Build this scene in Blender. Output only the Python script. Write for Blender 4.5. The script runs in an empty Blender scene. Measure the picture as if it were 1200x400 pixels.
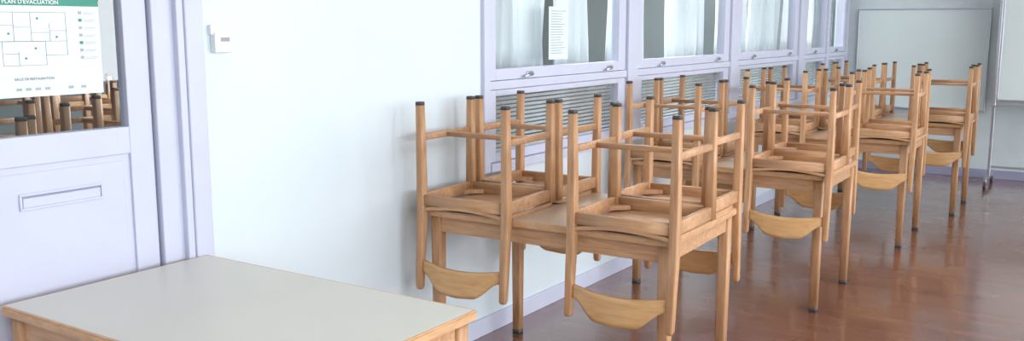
import bpy, bmesh, math, random
from mathutils import Vector, Matrix
random.seed(7)
scene = bpy.context.scene
scene.view_settings.view_transform = 'Standard'
PI = math.pi
D = 2.57      # camera distance to left wall
H = 1.515
DZW = -0.035
YE = 10.3     # end wall
XR = 6.6      # right wall
YB = -3.0
ZC = 2.95

# ---------------------------------------------------------------- materials
def newmat(name):
    m = bpy.data.materials.new(name); m.use_nodes = True
    nt = m.node_tree
    return m, nt, nt.nodes['Principled BSDF']

def paint(name, col, rough=0.6, var=0.04, scale=6.0, bump=0.05, spec=0.4):
    m, nt, b = newmat(name)
    tc = nt.nodes.new('ShaderNodeTexCoord')
    n = nt.nodes.new('ShaderNodeTexNoise'); n.inputs['Scale'].default_value = scale
    n.inputs['Detail'].default_value = 5
    r = nt.nodes.new('ShaderNodeValToRGB')
    r.color_ramp.elements[0].position = 0.3; r.color_ramp.elements[1].position = 0.7
    r.color_ramp.elements[0].color = tuple(c*(1-var) for c in col)+(1,)
    r.color_ramp.elements[1].color = tuple(min(1,c*(1+var)) for c in col)+(1,)
    nt.links.new(tc.outputs['Object'], n.inputs['Vector'])
    nt.links.new(n.outputs['Fac'], r.inputs['Fac'])
    nt.links.new(r.outputs['Color'], b.inputs['Base Color'])
    b.inputs['Roughness'].default_value = rough
    b.inputs['Specular IOR Level'].default_value = spec
    if bump:
        n2 = nt.nodes.new('ShaderNodeTexNoise'); n2.inputs['Scale'].default_value = 90
        bp = nt.nodes.new('ShaderNodeBump'); bp.inputs['Strength'].default_value = bump
        bp.inputs['Distance'].default_value = 0.004
        nt.links.new(tc.outputs['Object'], n2.inputs['Vector'])
        nt.links.new(n2.outputs['Fac'], bp.inputs['Height'])
        nt.links.new(bp.outputs['Normal'], b.inputs['Normal'])
    return m

def wood(name, c1, c2, stretch, rough=0.38):
    m, nt, b = newmat(name)
    tc = nt.nodes.new('ShaderNodeTexCoord')
    mp = nt.nodes.new('ShaderNodeMapping'); mp.inputs['Scale'].default_value = stretch
    oi = nt.nodes.new('ShaderNodeObjectInfo')
    n = nt.nodes.new('ShaderNodeTexNoise'); n.noise_dimensions = '4D'
    n.inputs['Scale'].default_value = 9; n.inputs['Detail'].default_value = 7
    n.inputs['Distortion'].default_value = 0.6
    mul = nt.nodes.new('ShaderNodeMath'); mul.operation = 'MULTIPLY'; mul.inputs[1].default_value = 20
    nt.links.new(oi.outputs['Random'], mul.inputs[0]); nt.links.new(mul.outputs[0], n.inputs['W'])
    r = nt.nodes.new('ShaderNodeValToRGB')
    r.color_ramp.elements[0].position = 0.32; r.color_ramp.elements[1].position = 0.68
    r.color_ramp.elements[0].color = c1+(1,); r.color_ramp.elements[1].color = c2+(1,)
    hsv = nt.nodes.new('ShaderNodeHueSaturation')
    mr = nt.nodes.new('ShaderNodeMapRange'); mr.inputs['To Min'].default_value = 0.85; mr.inputs['To Max'].default_value = 1.12
    nt.links.new(oi.outputs['Random'], mr.inputs['Value']); nt.links.new(mr.outputs[0], hsv.inputs['Value'])
    nt.links.new(tc.outputs['Object'], mp.inputs['Vector']); nt.links.new(mp.outputs[0], n.inputs['Vector'])
    nt.links.new(n.outputs['Fac'], r.inputs['Fac']); nt.links.new(r.outputs['Color'], hsv.inputs['Color'])
    nt.links.new(hsv.outputs['Color'], b.inputs['Base Color'])
    b.inputs['Roughness'].default_value = rough
    return m

def plain(name, col, rough=0.5, metal=0.0):
    return paint(name, col, rough, var=0.05, scale=15, bump=0) if not metal else _metal(name, col, rough)
def _metal(name, col, rough):
    m = paint(name, col, rough, var=0.06, scale=30, bump=0)
    m.node_tree.nodes['Principled BSDF'].inputs['Metallic'].default_value = 1.0
    return m

M_wall   = paint('wall_paint', (0.70,0.785,0.825), 0.42, var=0.02, scale=2)
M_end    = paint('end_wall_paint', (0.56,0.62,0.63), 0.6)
M_lav    = paint('lavender_gloss_paint', (0.60,0.625,0.75), 0.35, var=0.02, bump=0.02)
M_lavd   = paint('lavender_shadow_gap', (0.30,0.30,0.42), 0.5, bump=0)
M_ceil   = paint('ceiling_paint', (0.85,0.86,0.86), 0.8)
M_wood_v = wood('beech_vertical_grain', (0.42,0.215,0.10), (0.58,0.34,0.18), (6,6,0.7))
M_wood_h = wood('beech_long_grain', (0.44,0.23,0.11), (0.60,0.36,0.195), (0.7,7,7))
M_seat   = wood('beech_plywood', (0.46,0.25,0.13), (0.60,0.36,0.20), (1,7,6), 0.33)
M_ply    = wood('backrest_plywood', (0.56,0.30,0.12), (0.68,0.41,0.185), (0.8,7,7), 0.32)
M_edge   = wood('beech_edge_band', (0.49,0.27,0.13), (0.64,0.39,0.21), (2,2,8), 0.35)
M_dark   = plain('dark_rubber', (0.07,0.065,0.065), 0.45)
M_lam    = paint('cream_laminate', (0.68,0.66,0.57), 0.33, var=0.02, scale=3, bump=0.01)
M_lamb   = paint('beige_laminate', (0.57,0.43,0.31), 0.3, var=0.04, scale=3, bump=0.01)
M_metal  = plain('brushed_steel', (0.55,0.56,0.6), 0.35, 1)
M_plast  = plain('white_plastic', (0.80,0.82,0.83), 0.4)
M_plastd = plain('grey_plastic', (0.35,0.37,0.38), 0.5)
M_paper  = plain('paper', (0.74,0.82,0.85), 0.35)
M_green  = plain('poster_green', (0.03,0.28,0.19), 0.4)
M_ink    = plain('poster_ink', (0.16,0.19,0.19), 0.5)
M_inkl   = plain('poster_ink_light', (0.38,0.45,0.45), 0.5)
M_white  = plain('poster_white', (0.9,0.9,0.9), 0.4)
M_board  = paint('whiteboard_enamel', (0.62,0.69,0.68), 0.2, var=0.02, scale=2, bump=0)
M_slat   = plain('blind_slat', (0.76,0.81,0.83), 0.4)
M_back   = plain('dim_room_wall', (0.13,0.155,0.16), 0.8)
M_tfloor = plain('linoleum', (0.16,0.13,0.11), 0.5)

# curtains
M_cur, nt, b = newmat('sheer_curtain')
b.inputs['Roughness'].default_value = 0.8
tc = nt.nodes.new('ShaderNodeTexCoord'); n = nt.nodes.new('ShaderNodeTexNoise'); n.inputs['Scale'].default_value = 8
mp = nt.nodes.new('ShaderNodeMapping'); mp.inputs['Scale'].default_value = (1,2,0.2)
r = nt.nodes.new('ShaderNodeValToRGB')
r.color_ramp.elements[0].color = (0.70,0.76,0.78,1); r.color_ramp.elements[1].color = (0.93,0.95,0.96,1)
nt.links.new(tc.outputs['Object'], mp.inputs[0]); nt.links.new(mp.outputs[0], n.inputs['Vector'])
nt.links.new(n.outputs['Fac'], r.inputs['Fac']); nt.links.new(r.outputs['Color'], b.inputs['Base Color'])
tr = nt.nodes.new('ShaderNodeBsdfTranslucent'); tr.inputs[0].default_value = (0.92,0.95,0.96,1)
mx = nt.nodes.new('ShaderNodeMixShader'); mx.inputs[0].default_value = 0.35
nt.links.new(b.outputs[0], mx.inputs[1]); nt.links.new(tr.outputs[0], mx.inputs[2])
nt.links.new(mx.outputs[0], nt.nodes['Material Output'].inputs[0])

# thin glass (single sheet)
M_glass, nt, b = newmat('window_glass')
nt.nodes.remove(b)
t = nt.nodes.new('ShaderNodeBsdfTransparent'); t.inputs[0].default_value = (0.93,0.96,0.965,1)
g = nt.nodes.new('ShaderNodeBsdfGlossy'); g.inputs['Roughness'].default_value = 0.02
lw_ = nt.nodes.new('ShaderNodeLayerWeight'); lw_.inputs[0].default_value = 0.5
pw = nt.nodes.new('ShaderNodeMath'); pw.operation='POWER'; pw.inputs[1].default_value = 3.5
ma = nt.nodes.new('ShaderNodeMapRange'); ma.inputs['To Min'].default_value = 0.07; ma.inputs['To Max'].default_value = 0.85
nt.links.new(lw_.outputs['Facing'], pw.inputs[0]); nt.links.new(pw.outputs[0], ma.inputs['Value'])
mx = nt.nodes.new('ShaderNodeMixShader')
nt.links.new(ma.outputs[0], mx.inputs[0]); nt.links.new(t.outputs[0], mx.inputs[1]); nt.links.new(g.outputs[0], mx.inputs[2])
nt.links.new(mx.outputs[0], nt.nodes['Material Output'].inputs[0])

# floor : strip parquet, boards along X
M_floor, nt, b = newmat('varnished_strip_floor')
tc = nt.nodes.new('ShaderNodeTexCoord')
br = nt.nodes.new('ShaderNodeTexBrick')
br.inputs['Scale'].default_value = 1.0
br.inputs['Brick Width'].default_value = 0.9; br.inputs['Row Height'].default_value = 0.07
br.inputs['Mortar Size'].default_value = 0.0012; br.offset = 0.37
br.inputs['Color1'].default_value = (0.145,0.050,0.029,1)
br.inputs['Color2'].default_value = (0.215,0.083,0.048,1)
br.inputs['Mortar'].default_value = (0.05,0.02,0.014,1)
nt.links.new(tc.outputs['Object'], br.inputs['Vector'])
mp = nt.nodes.new('ShaderNodeMapping'); mp.inputs['Scale'].default_value = (1.2,14,1)
n = nt.nodes.new('ShaderNodeTexNoise'); n.inputs['Scale'].default_value = 4; n.inputs['Detail'].default_value = 8
nt.links.new(tc.outputs['Object'], mp.inputs[0]); nt.links.new(mp.outputs[0], n.inputs['Vector'])
mr = nt.nodes.new('ShaderNodeMapRange'); mr.inputs['To Min'].default_value = 0.55; mr.inputs['To Max'].default_value = 1.45
hs = nt.nodes.new('ShaderNodeHueSaturation')
nt.links.new(n.outputs['Fac'], mr.inputs['Value']); nt.links.new(mr.outputs[0], hs.inputs['Value'])
nt.links.new(br.outputs['Color'], hs.inputs['Color']); nt.links.new(hs.outputs[0], b.inputs['Base Color'])
mr2 = nt.nodes.new('ShaderNodeMapRange'); mr2.inputs['To Min'].default_value = 0.18; mr2.inputs['To Max'].default_value = 0.36
n3 = nt.nodes.new('ShaderNodeTexNoise'); n3.inputs['Scale'].default_value = 3
nt.links.new(tc.outputs['Object'], n3.inputs['Vector'])
nt.links.new(n3.outputs['Fac'], mr2.inputs['Value']); nt.links.new(mr2.outputs[0], b.inputs['Roughness'])
bp = nt.nodes.new('ShaderNodeBump'); bp.inputs['Strength'].default_value = 0.25; bp.inputs['Distance'].default_value = 0.002
nt.links.new(br.outputs['Fac'], bp.inputs['Height']); bp.invert = True
nt.links.new(bp.outputs[0], b.inputs['Normal'])
b.inputs['Specular IOR Level'].default_value = 0.75
b.inputs['Coat Weight'].default_value = 0.8; b.inputs['Coat Roughness'].default_value = 0.12

# ---------------------------------------------------------------- mesh helpers
class MB:
    def __init__(s, mats):
        s.bm = bmesh.new(); s.mats = mats
    def mi(s, m): return s.mats.index(m)
    def box(s, x0,x1,y0,y1,z0,z1, m, bev=0.0):
        t = bmesh.new()
        bmesh.ops.create_cube(t, size=1)
        for v in t.verts:
            v.co = Vector(((x0+x1)/2+v.co.x*(x1-x0),(y0+y1)/2+v.co.y*(y1-y0),(z0+z1)/2+v.co.z*(z1-z0)))
        if bev: bmesh.ops.bevel(t, geom=t.edges[:], offset=bev, segments=2, affect='EDGES', profile=0.5)
        s.merge(t, m)
    def merge(s, t, m, mat=None):
        idx = s.mi(m); mp = {}
        for v in t.verts: mp[v] = s.bm.verts.new(mat @ v.co if mat else v.co)
        for f in t.faces:
            try:
                nf = s.bm.faces.new([mp[v] for v in f.verts]); nf.material_index = idx; nf.smooth = f.smooth
            except ValueError: pass
        t.free()
    def quad(s, x, y0,y1,z0,z1, m):
        f=s.bm.faces.new([s.bm.verts.new(c) for c in ((x,y0,z0),(x,y1,z0),(x,y1,z1),(x,y0,z1))]); f.material_index=s.mi(m)
    def prism(s, poly, z0, z1, m):
        idx=s.mi(m)
        A=[s.bm.verts.new((p[0],p[1],z0)) for p in poly]; B=[s.bm.verts.new((p[0],p[1],z1)) for p in poly]
        n=len(poly)
        fs=[s.bm.faces.new(A[::-1]), s.bm.faces.new(B)]+[s.bm.faces.new([A[i],A[(i+1)%n],B[(i+1)%n],B[i]]) for i in range(n)]
        for f in fs: f.material_index=idx
    def loft(s, secs, m, r=0.3, smooth=True):
        idx = s.mi(m); rings = []
        prof = []
        for k in range(4):
            cx, cy = [(1,1),(-1,1),(-1,-1),(1,-1)][k]
            for j in range(4):
                a = k*PI/2 + j*PI/6
                prof.append((cx*(1-r)+r*math.cos(a), cy*(1-r)+r*math.sin(a)))
        for c,a,b_ in secs:
            rings.append([s.bm.verts.new(c + a*p[0] + b_*p[1]) for p in prof])
        n = len(prof)
        for i in range(len(rings)-1):
            for j in range(n):
                f = s.bm.faces.new([rings[i][j], rings[i][(j+1)%n], rings[i+1][(j+1)%n], rings[i+1][j]])
                f.material_index = idx; f.smooth = smooth
        f = s.bm.faces.new(rings[0][::-1]); f.material_index = idx
        f = s.bm.faces.new(rings[-1]); f.material_index = idx
    def bar(s, p0, p1, w, h, m, up=Vector((0,0,1)), r=0.3):
        p0=Vector(p0); p1=Vector(p1); d=(p1-p0).normalized()
        side = d.cross(up).normalized(); u = side.cross(d)
        s.loft([(p0, side*w/2, u*h/2),(p1, side*w/2, u*h/2)], m, r)
    def panel(s, f0, f1, nu, nv, m, medge=None):
        idx = s.mi(m); ide = s.mi(medge) if medge else idx
        A=[[s.bm.verts.new(f0(i/nu,j/nv)) for j in range(nv+1)] for i in range(nu+1)]
        B=[[s.bm.verts.new(f1(i/nu,j/nv)) for j in range(nv+1)] for i in range(nu+1)]
        def F(vs, k=idx, sm=True):
            f=s.bm.faces.new(vs); f.material_index=k; f.smooth=sm
        for i in range(nu):
            for j in range(nv):
                F([A[i][j],A[i+1][j],A[i+1][j+1],A[i][j+1]])
                F([B[i][j+1],B[i+1][j+1],B[i+1][j],B[i][j]])
            F([A[i][0],B[i][0],B[i+1][0],A[i+1][0]],ide,False)
            F([A[i+1][nv],B[i+1][nv],B[i][nv],A[i][nv]],ide,False)
        for j in range(nv):
            F([A[0][j+1],B[0][j+1],B[0][j],A[0][j]],ide,False)
            F([A[nu][j],B[nu][j],B[nu][j+1],A[nu][j+1]],ide,False)
    def mesh(s, name, recalc=True):
        if recalc: bmesh.ops.recalc_face_normals(s.bm, faces=s.bm.faces[:])
        me = bpy.data.meshes.new(name); s.bm.to_mesh(me); s.bm.free()
        for m in s.mats: me.materials.append(m)
        return me
    def obj(s, name, parent=None, loc=(0,0,0)):
        o = bpy.data.objects.new(name, s.mesh(name)); scene.collection.objects.link(o)
        if parent: o.parent = parent
        o.location = loc
        return o
def V(*a): return Vector(a)
def link(name, me, loc=(0,0,0), rot=(0,0,0), parent=None):
    o = bpy.data.objects.new(name, me); scene.collection.objects.link(o)
    o.location = loc; o.rotation_euler = rot
    if parent: o.parent = parent
    return o
def empty(name, loc=(0,0,0)):
    o = bpy.data.objects.new(name, None); scene.collection.objects.link(o); o.location = loc
    o.empty_display_size = 0.1
    return o

# ---------------------------------------------------------------- chair (upright, back posts at y=0, front legs y=+)
SH = 0.46
def build_chair():
    b = MB([M_wood_v, M_wood_h, M_seat, M_ply, M_dark])
    W = 0.21; DP = 0.365
    def sstep(t):
        t=max(0,min(1,t)); return t*t*(3-2*t)
    for sx in (-1,1):
        pts = [(0.012,-0.004,0.0155),(0.20,0.0,0.0175),(0.40,0.002,0.019),(0.50,0.0,0.019),(0.62,-0.010,0.0175),(0.79,-0.022,0.015),(0.80,-0.023,0.011)]
        b.loft([(V(sx*W,y,z),V(h*0.95,0,0),V(0,h*1.05,0)) for z,y,h in pts], M_wood_v, 0.38)
        b.loft([(V(sx*W,-0.004,0.0),V(0.0145,0,0),V(0,0.0155,0)),(V(sx*W,-0.004,0.014),V(0.0155,0,0),V(0,0.0168,0))], M_dark, 0.4)
        pts = [(0.012,0.0155),(0.25,0.018),(0.44,0.0195)]
        b.loft([(V(sx*(W-0.004),DP,z),V(h,0,0),V(0,h,0)) for z,h in pts], M_wood_v, 0.4)
        b.loft([(V(sx*(W-0.004),DP,0.0),V(0.015,0,0),V(0,0.015,0)),(V(sx*(W-0.004),DP,0.014),V(0.0162,0,0),V(0,0.0162,0))], M_dark, 0.4)
        b.bar((sx*(W-0.001),0.012,0.15),(sx*(W-0.003),DP-0.012,0.15),0.018,0.028,M_wood_h,r=0.4)
        b.bar((sx*(W-0.002),0.012,0.412),(sx*(W-0.003),DP-0.012,0.412),0.022,0.05,M_wood_h,r=0.2)
        xo=sx*(W-0.010)
        b.prism([(xo,0.012),(xo-sx*0.07,0.012),(xo,0.075)],0.418,0.436,M_wood_h)
        b.prism([(xo,DP-0.012),(xo-sx*0.07,DP-0.012),(xo,DP-0.075)],0.418,0.436,M_wood_h)
    b.bar((-W+0.012,0.18,0.152),(W-0.012,0.18,0.152),0.024,0.022,M_wood_h,r=0.4)
    b.bar((-W+0.012,DP,0.412),(W-0.012,DP,0.412),0.022,0.05,M_wood_h,r=0.2)
    b.bar((-W+0.012,0.0,0.415),(W-0.012,0.0,0.415),0.022,0.045,M_wood_h,r=0.2)
    def seat(t):
        def f(u,v):
            x=(u*2-1)
            wid = 0.192 + 0.03*min(1,v*3.0)
            y = -0.012 + v*0.425
            if v>0.85: wid -= 0.03*((v-0.85)/0.15)**2
            y += -0.012*x*x*(v>0.5)*v
            z = SH - 0.016*math.cos(x*PI/2)*(1-0.4*v) - 0.012*max(0,(v-0.8)/0.2)**2
            return V(x*wid,y,z-t)
        return f
    b.panel(seat(0.0), seat(0.013), 16, 12, M_seat, M_wood_h)
    def back(t):
        def f(u,v):
            x=u*2-1
            lo = 0.672 + 0.016*math.cos(x*PI/2)
            hi = 0.722 + 0.014*(1-abs(x)) + 0.064*sstep((1-abs(x)-0.04)/0.55)
            z = lo+(hi-lo)*v
            y = -0.013 - 0.030*(1-x*x) - (z-0.675)*0.10
            return V(x*(W-0.013), y-t, z)
        return f
    b.panel(back(-0.006), back(0.006), 32, 6, M_ply, M_wood_h)
    return b.mesh('school_chair')
ME_CHAIR = build_chair()

def build_table(L, Wd, top, TH, rc=0.028):
    b = MB([M_wood_v, M_wood_h, M_edge, top, M_dark])
    t = 0.028
    def slab(x0,x1,y0,y1,z0,z1,rc,m,bev):
        tb = bmesh.new()
        vs=[]
        for k,(cx,cy) in enumerate([(x1-rc,y1-rc),(x0+rc,y1-rc),(x0+rc,y0+rc),(x1-rc,y0+rc)]):
            for j in range(6):
                a=k*PI/2+j*PI/10
                vs.append(tb.verts.new((cx+rc*math.cos(a),cy+rc*math.sin(a),z0)))
        f=tb.faces.new(vs)
        r=bmesh.ops.extrude_face_region(tb,geom=[f])
        for e in r['geom']:
            if isinstance(e,bmesh.types.BMVert): e.co.z=z1
        if bev:
            ed=[e for e in tb.edges if abs(e.verts[0].co.z-e.verts[1].co.z)<1e-6]
            bmesh.ops.bevel(tb,geom=ed,offset=bev,segments=2,affect='EDGES')
        b.merge(tb,m)
    slab(0,L,0,Wd,TH-t,TH-0.0008,rc,M_edge,0.004)
    slab(0.011,L-0.011,0.011,Wd-0.011,TH-0.004,TH,rc*0.7,top,0)
    ins=0.018; lw=0.050
    for lx in (ins+lw/2, L-ins-lw/2):
        for ly in (ins+lw/2, Wd-ins-lw/2):
            b.loft([(V(lx,ly,0.012),V(lw/2*0.82,0,0),V(0,lw/2*0.82,0)),(V(lx,ly,0.40),V(lw/2*0.94,0,0),V(0,lw/2*0.94,0)),(V(lx,ly,TH-t),V(lw/2,0,0),V(0,lw/2,0))],M_wood_v,0.35)
            b.loft([(V(lx,ly,0.0),V(0.0212,0,0),V(0,0.0212,0)),(V(lx,ly,0.022),V(0.0212,0,0),V(0,0.0212,0))],M_dark,0.35)
    ap=0.07; z1=TH-t; z0=z1-ap
    a=ins+0.012
    for y in (a, Wd-a-0.02): b.box(ins+lw-0.004,L-ins-lw+0.004,y,y+0.02,z0,z1,M_wood_h,0.002)
    for x in (a, L-a-0.02): b.box(x,x+0.02,ins+lw-0.004,Wd-ins-lw+0.004,z0,z1,M_wood_h,0.002)
    return b.mesh('school_table')
TH = 0.745
TL, TW = 1.13, 0.74
ME_T = build_table(TL,TW,M_lamb,TH)
ME_TF = build_table(1.128,0.70,M_lam,0.752,0.014)

# foreground table
link('school_table', ME_TF, (0.024,1.252,0), (0,0,math.radians(0.5)))
def stack(x0,y0,deg=0.0,jx=0.010):
    rz=math.radians(deg)
    R=Matrix.Rotation(rz,3,'Z')
    link('school_table', ME_T, (x0,y0,0),(0,0,rz))
    for cn,cf in ((0.217,0.226), (0.935,0.908)):
        for far in (0,1):
            j=lambda a: random.uniform(-a,a)
            y = -0.021 if not far else TW+0.021
            p = R @ V((cf if far else cn)+j(jx), y+j(0.002), 0)
            link('school_chair', ME_CHAIR, (x0+p.x, y0+p.y, TH+SH+0.0005), (0,PI,(PI if far else 0)+rz+j(0.012)))
stack(0.108,3.00,2.0,0.0)
stack(0.165,4.82,1.0,0.02)
stack(0.235,6.62,1.0,0.02)
stack(0.365,8.03,0.5,0.02)

# ---------------------------------------------------------------- room shell
def boxobj(name, boxes, mats, parent=None, loc=(0,0,0)):
    b = MB(mats)
    for bx in boxes: b.box(*bx)
    return b.obj(name, parent, loc)

boxobj('floor', [(0,XR,YB,YE,-0.1,0,M_floor)], [M_floor])
boxobj('ceiling', [(-0.12,XR+0.12,YB,YE+0.12,ZC,ZC+0.1,M_ceil)], [M_ceil])
DY0,DY1,DZ = 0.95,1.90,2.12
WY0,WY1,WZ0,WZ1 = 3.60,10.22,0.875,2.45
boxobj('wall_left', [
    (-0.12,0,YB,DY0,0,ZC,M_wall),(-0.12,0,DY0,DY1,DZ,ZC,M_wall),
    (-0.12,0,DY1,WY0,0,ZC,M_wall),(-0.12,0,WY0,WY1,0,WZ0+DZW,M_wall),
    (-0.12,0,WY0,WY1,WZ1+DZW,ZC,M_wall),(-0.12,0,WY1,YE,0,ZC,M_wall)],[M_wall])
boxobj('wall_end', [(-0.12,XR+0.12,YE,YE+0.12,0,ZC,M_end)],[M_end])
boxobj('wall_back', [(-0.12,XR+0.12,YB-0.12,YB,0,ZC,M_wall)],[M_wall])
rw=[]; wins=[(-2.2,0.2),(0.8,3.2),(3.8,6.2),(6.8,9.2)]
py=YB
for a,c in wins:
    rw.append((XR,XR+0.12,py,a,0,ZC,M_wall)); rw.append((XR,XR+0.12,a,c,0,0.85,M_wall)); rw.append((XR,XR+0.12,a,c,2.6,ZC,M_wall)); py=c
rw.append((XR,XR+0.12,py,YE,0,ZC,M_wall))
boxobj('wall_right', rw,[M_wall])
for i,(a,c) in enumerate(wins):
    m=(a+c)/2
    boxobj('window_%d'%(i+6), [(XR,XR+0.06,a,c,0.85,0.91,M_lav),(XR,XR+0.06,a,c,2.54,2.6,M_lav),(XR,XR+0.06,a,a+0.06,0.91,2.54,M_lav),
        (XR,XR+0.06,c-0.06,c,0.91,2.54,M_lav),(XR,XR+0.06,m-0.04,m+0.04,0.91,2.54,M_lav)],[M_lav])
boxobj('baseboard_left', [(0,0.014,1.985,YE-0.015,0,0.09,M_lav,0.003),(0,0.014,YB,0.86,0,0.09,M_lav,0.003)],[M_lav])
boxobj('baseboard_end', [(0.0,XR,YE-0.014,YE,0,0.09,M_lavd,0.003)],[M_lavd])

# ---------------------------------------------------------------- windows in left wall
panes=[(3.69,4.98),(5.30,6.70),(7.06,8.42),(8.80,9.40),(9.58,10.12)]
ZR0,ZR1=1.235,1.345
WL=(0,0,DZW)
fb=[(-0.10,0.022,WY0-0.03,WY0+0.02,WZ0-0.03,WZ1+0.03,M_lav,0.004),
    (-0.10,0.022,WY1-0.02,WY1+0.03,WZ0-0.03,WZ1+0.03,M_lav,0.004),
    (-0.10,0.03,WY0+0.02,WY1-0.02,WZ0-0.03,WZ0+0.012,M_lav,0.004),
    (-0.10,0.022,WY0+0.02,WY1-0.02,WZ1-0.02,WZ1+0.03,M_lav,0.004),
    (-0.10,0.010,WY0+0.02,WY1-0.02,ZR0+0.01,ZR0+0.052,M_lav,0.004)]
for i in range(len(panes)-1):
    m=(panes[i][1]+panes[i+1][0])/2; w=(panes[i+1][0]-panes[i][1])*0.2
    fb.append((-0.10,0.022,m-w,m+w,WZ0,WZ1,M_lav,0.004))
boxobj('trim_1', fb,[M_lav],None,WL)
for i,(a,c) in enumerate(panes):
    e=empty('window_%d'%(i+1),WL)
    lo = WY0+0.022 if i==0 else panes[i-1][1]+(a-panes[i-1][1])*0.72
    hi = WY1-0.022 if i==len(panes)-1 else c+(panes[i+1][0]-c)*0.28
    s=[]
    for z0,z1,g0,g1 in ((WZ0+0.014,ZR0+0.008,0.935,ZR0-0.022),(ZR0+0.054,WZ1-0.022,ZR1,WZ1-0.09)):
        s+= [(-0.045,0.004,lo,a,z0,z1,M_lav,0.004),(-0.045,0.004,c,hi,z0,z1,M_lav,0.004),
             (-0.045,0.004,a,c,z0,g0,M_lav,0.004),(-0.045,0.004,a,c,g1,z1,M_lav,0.004)]
    boxobj('sash', s,[M_lav],e)
    b=MB([M_glass]); b.quad(-0.024,a,c,0.935,ZR0-0.022,M_glass); b.quad(-0.024,a,c,ZR1,WZ1-0.09,M_glass); b.obj('glass',e)
    b=MB([M_metal])
    for yy in ((a+0.30,c-0.12) if i<3 else ((a+c)/2,)):
        b.box(0.004,0.010,yy-0.03,yy+0.03,1.300,1.325,M_metal,0.002)
        b.bar((0.016,yy+0.02,1.312),(0.026,yy-0.075,1.300),0.008,0.012,M_metal,r=0.5)
        b.bar((0.006,yy+0.015,1.312),(0.020,yy+0.015,1.312),0.012,0.012,M_metal,r=0.6)
    b.obj('latches',e)
    b=MB([M_slat])
    z=0.93
    while z<ZR0+0.02:
        b.loft([(V(-0.075,a-0.06,z),V(0.009,0,0.0075),V(-0.0006,0,0.001)),(V(-0.075,c+0.06,z),V(0.009,0,0.0075),V(-0.0006,0,0.001))],M_slat,0.3)
        z+=0.0215
    b.obj('slat_blind',e)
    L=c-a
    spans = {0:[(a-0.05,a+0.60*L),(a+0.66*L,c-0.04*L)],1:[(a-0.05,a+0.30*L),(a+0.60*L,c+0.1)],2:[(a-0.05,a+0.42*L),(a+0.5*L,c+0.1)],3:[(a-0.05,c+0.05)],4:[(a-0.05,a+0.3*L)]}[i]
    for (p,q) in spans:
        b=MB([M_cur]); ph=random.uniform(0,6)
        def cur(t):
            def f(u,v):
                y=p+(q-p)*u
                am=0.036*(1+0.35*math.sin(y*9+ph))
                x=-0.20+am*math.sin(y*58+ph+0.9*math.sin(y*17+v*1.5))+0.012*math.sin(y*25+v*4)
                return V(x-t,y+0.012*math.sin(v*3+y*8),1.30+v*1.15)
            return f
        b.panel(cur(0),cur(0.0015),int((q-p)*140)+4,8,M_cur)
        b.obj('curtain',e)
e=empty('paper_notice',WL)
b=MB([M_paper,M_inkl]); ny0,ny1=4.22,4.42
b.box(-0.0235,-0.0225,ny0,ny1,1.375,1.655,M_paper)
z=1.63
while z>1.40:
    b.box(-0.0226,-0.0222,ny0+0.02,ny1-0.02-random.uniform(0,0.06),z,z+0.004,M_inkl); z-=0.014
o=b.obj('sheet',e)

# ---------------------------------------------------------------- adjacent room seen through glass
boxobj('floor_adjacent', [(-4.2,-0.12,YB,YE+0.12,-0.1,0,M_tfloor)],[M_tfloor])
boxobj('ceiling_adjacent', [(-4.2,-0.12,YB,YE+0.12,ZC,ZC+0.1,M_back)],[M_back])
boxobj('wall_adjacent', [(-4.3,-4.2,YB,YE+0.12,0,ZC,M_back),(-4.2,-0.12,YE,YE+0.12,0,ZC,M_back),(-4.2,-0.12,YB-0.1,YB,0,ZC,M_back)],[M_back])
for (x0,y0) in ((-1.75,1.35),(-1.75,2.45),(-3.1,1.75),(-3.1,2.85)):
    stack(x0,y0)  # stacks added behind the door glass in place of the room's reflection

# ---------------------------------------------------------------- door
e=empty('door_1')
b=MB([M_lav,M_lavd,M_glass])
X0,X1=-0.075,-0.030
ST=1.722; L0=1.05; dz=DZW
b.box(X0,X1,0.965,L0,0.01,2.09,M_lav,0.003)
b.box(X0,X1,L0,ST,1.155+dz,1.240+dz,M_lav,0.003)
b.box(X0,X1,ST,1.805,0.01,2.09,M_lav,0.003)
b.box(X0,X1,L0,ST,1.97,2.09,M_lav,0.003)
b.box(X0,X1,L0,ST,0.01,0.16,M_lav,0.003)
b.box(X0+0.008,X1-0.010,L0,ST,0.16,1.155+dz,M_lav)
b.box(X0+0.010,X1-0.006,L0+0.02,ST-0.02,0.18,1.135+dz,M_lav,0.004)
ya,yb=1.362,1.622
b.box(X1-0.007,X1+0.000,ya,yb,1.068+dz,1.076+dz,M_lav,0.002)
b.box(X1-0.007,X1+0.000,ya,yb,1.026+dz,1.034+dz,M_lav,0.002)
b.box(X1-0.007,X1+0.000,ya,ya+0.008,1.034+dz,1.068+dz,M_lav,0.002)
b.box(X1-0.007,X1+0.000,yb-0.008,yb,1.034+dz,1.068+dz,M_lav,0.002)
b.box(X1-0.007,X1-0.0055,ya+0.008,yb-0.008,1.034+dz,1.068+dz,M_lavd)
b.box(X1-0.007,X1-0.001,ya+0.010,yb-0.010,1.034+dz,1.062+dz,M_lav,0.002)
b.obj('leaf',e)
b=MB([M_glass]); b.quad(X1-0.022,L0,ST,1.240+dz,1.97,M_glass); b.obj('glass',e)
boxobj('trim_2',[
  (-0.12,-0.012,1.812,1.90,0,2.12,M_lav,0.004),(-0.12,-0.012,0.94,0.96,0,2.12,M_lav,0.004),(-0.12,-0.012,0.96,1.812,2.095,2.13,M_lav,0.004),
  (-0.11,0.010,1.888,1.915,0,2.2,M_lav,0.004),(-0.02,0.018,1.915,1.985,0,2.2,M_lav,0.005),
  (-0.02,0.018,0.86,0.94,0,2.2,M_lav,0.005),(-0.02,0.018,0.94,1.915,2.13,2.2,M_lav,0.005)],[M_lav])

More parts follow.
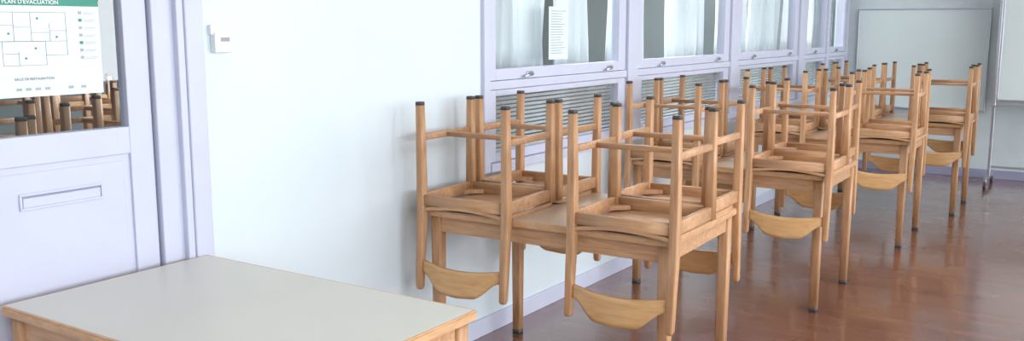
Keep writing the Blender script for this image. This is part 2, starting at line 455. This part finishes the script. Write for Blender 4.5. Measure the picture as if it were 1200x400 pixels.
# ---------------------------------------------------------------- evacuation plan
e=empty('evacuation_plan_poster',(0,0.045,DZW+0.008))
PX=X1-0.0215
b=MB([M_paper,M_green,M_ink,M_inkl,M_white])
b.box(PX,PX+0.001,1.19,1.612,1.342,1.645,M_paper)
b.box(PX+0.001,PX+0.0014,1.19,1.612,1.601,1.645,M_green)
x0,x1=PX+0.001,PX+0.0016
def ln(ya,za,yb,zb,w=0.0012,m=M_ink):
    b.box(x0,x1,min(ya,yb)-w/2,max(ya,yb)+w/2,min(za,zb)-w/2,max(za,zb)+w/2,m)
def rect(ya,za,yb,zb,w=0.0012,m=M_ink):
    ln(ya,za,yb,za,w,m);ln(ya,zb,yb,zb,w,m);ln(ya,za,ya,zb,w,m);ln(yb,za,yb,zb,w,m)
rect(1.30,1.50,1.505,1.582); rect(1.315,1.432,1.44,1.50); ln(1.35,1.50,1.35,1.582); ln(1.40,1.50,1.40,1.582); ln(1.455,1.50,1.455,1.55)
ln(1.35,1.54,1.40,1.54); ln(1.455,1.53,1.505,1.53); ln(1.36,1.432,1.36,1.47); ln(1.44,1.46,1.505,1.46); ln(1.505,1.46,1.505,1.50)
ln(1.30,1.545,1.35,1.545); ln(1.32,1.465,1.36,1.465); ln(1.40,1.525,1.455,1.525)
for yy,zz in ((1.335,1.522),(1.42,1.565),(1.475,1.512),(1.38,1.452),(1.41,1.48)):
    b.box(x0,x1+0.0002,yy-0.003,yy+0.003,zz-0.003,zz+0.003,M_green)
for k in range(7):
    z=1.583-0.022*k
    b.box(x0,x1,1.545,1.556,z-0.005,z+0.004,M_green if k in(1,4) else M_inkl)
    b.box(x0,x1,1.562,1.600,z-0.001,z+0.0005,M_inkl); b.box(x0,x1,1.562,1.592,z-0.005,z-0.0035,M_inkl)
for k,yy in enumerate((1.345,1.372,1.40,1.428,1.50,1.54)):
    b.box(x0,x1,yy,yy+0.016,1.360,1.368,M_inkl)
b.obj('sheet',e)
def text(s, size, y, z, m, x):
    cu=bpy.data.curves.new('lettering','FONT'); cu.body=s; cu.size=size; cu.align_x='CENTER'; cu.align_y='CENTER'; cu.offset=0.0002
    cu.materials.append(m)
    o=bpy.data.objects.new('lettering',cu); scene.collection.objects.link(o); o.parent=e
    o.location=(x,y,z); o.rotation_euler=(PI/2,0,PI/2)
text("PLAN D'EVACUATION",0.0165,1.405,1.611,M_white,PX+0.0018)
text("SALLE DE RESTAURATION",0.010,1.40,1.393,M_ink,PX+0.0018)

# ---------------------------------------------------------------- thermostat
b=MB([M_plast,M_plastd])
b.box(0,0.026,2.022,2.092,1.463,1.530,M_plast,0.004)
b.box(0,0.018,2.013,2.047,1.522,1.556,M_plast,0.003)
b.box(0.026,0.0268,2.045,2.082,1.500,1.514,M_plastd)
b.obj('wall_thermostat',None,WL)

# ---------------------------------------------------------------- whiteboards
b=MB([M_board,M_metal])
xa,xb,za,zb=0.12,1.36,0.72,1.72
b.box(xa,xb,YE-0.022,YE-0.002,za,zb,M_board)
for bx in ((xa-0.012,xb+0.012,zb,zb+0.014),(xa-0.012,xb+0.012,za-0.014,za)):
    b.box(bx[0],bx[1],YE-0.028,YE,bx[2],bx[3],M_metal,0.003)
for xx in (xa-0.012,xb): b.box(xx,xx+0.012,YE-0.028,YE,za,zb,M_metal,0.003)
b.box(xa+0.1,xb-0.1,YE-0.075,YE-0.028,za-0.012,za-0.004,M_metal,0.002)
b.obj('wall_whiteboard',None,WL)

b=MB([M_board,M_metal,M_dark])
xa,xb=1.52,3.02; yy=9.86
for xx in (xa-0.02,xb+0.02):
    b.box(xx-0.014,xx+0.014,yy-0.014,yy+0.014,0.07,1.95,M_metal,0.004)
    b.box(xx-0.016,xx+0.016,yy-0.27,yy+0.27,0.065,0.095,M_metal,0.004)
    for dy in (-0.25,0.25):
        t=bmesh.new(); bmesh.ops.create_cone(t,cap_ends=True,segments=20,radius1=0.032,radius2=0.032,depth=0.022)
        b.merge(t,M_dark,Matrix.Translation((xx,yy+dy,0.032))@Matrix.Rotation(PI/2,4,'Y'))
        b.box(xx-0.017,xx+0.017,yy+dy-0.012,yy+dy+0.012,0.05,0.07,M_metal)
b.box(xa-0.02,xb+0.02,yy-0.010,yy+0.010,0.17,0.19,M_metal,0.003)
b.box(xa-0.02,xb+0.02,yy-0.010,yy+0.010,0.78,0.80,M_metal,0.003)
b.box(xa-0.04,xb+0.04,yy-0.07,yy-0.01,0.765,0.775,M_metal,0.002)
b.box(xa+0.01,xb-0.01,yy-0.012,yy+0.012,0.83,1.93,M_board)
rb=((xa,xb,1.93,1.945),(xa,xb,0.815,0.83))
for r_ in rb: b.box(r_[0],r_[1],yy-0.016,yy+0.016,r_[2],r_[3],M_metal,0.003)
for xx in (xa-0.004,xb-0.01): b.box(xx,xx+0.014,yy-0.016,yy+0.016,0.83,1.93,M_metal,0.003)
b.obj('mobile_whiteboard')

# ---------------------------------------------------------------- lights
w = bpy.data.worlds.new('overcast_sky'); scene.world = w; w.use_nodes = True
bg = w.node_tree.nodes['Background']; bg.inputs[0].default_value=(0.80,0.90,1.0,1); bg.inputs[1].default_value=1.3
def area(name, loc, rot, sx, sy, P, col):
    l=bpy.data.lights.new(name,'AREA'); l.shape='RECTANGLE'; l.size=sx; l.size_y=sy; l.energy=P; l.color=col
    o=bpy.data.objects.new(name,l); scene.collection.objects.link(o); o.location=loc; o.rotation_euler=rot
    return o
for i,(a,c) in enumerate(wins):
    area('window_daylight',(XR+0.10,(a+c)/2,1.725),(0,PI/2,0),1.6,2.3,(108,122,120,115)[i],(0.90,0.95,1.0))
for y,P in ((-0.5,32),(4.0,36),(8.0,26)):
    area('added_ceiling_fill',(3.4,y,ZC-0.02),(0,0,0),1.2,1.2,P,(0.96,0.98,1.0))  # mild overhead fill, added out of view; no known fixture
for y,P in ((1.0,3),(5.2,170),(7.4,170),(9.3,80)):
    area('added_ceiling_fill',(-1.2,y,ZC-0.02),(0,0,0),0.8,1.6,P,(0.96,0.99,1.0))  # unseen lamps added next door to brighten the curtains

# ---------------------------------------------------------------- camera
cd=bpy.data.cameras.new('camera'); cam=bpy.data.objects.new('camera',cd); scene.collection.objects.link(cam)
cd.sensor_width=36; cd.lens=36*1080/1200; cd.clip_start=0.05
cam.location=(D,0,H); cam.rotation_euler=(math.radians(90-8.89),0,math.radians(33.83))
scene.camera=cam
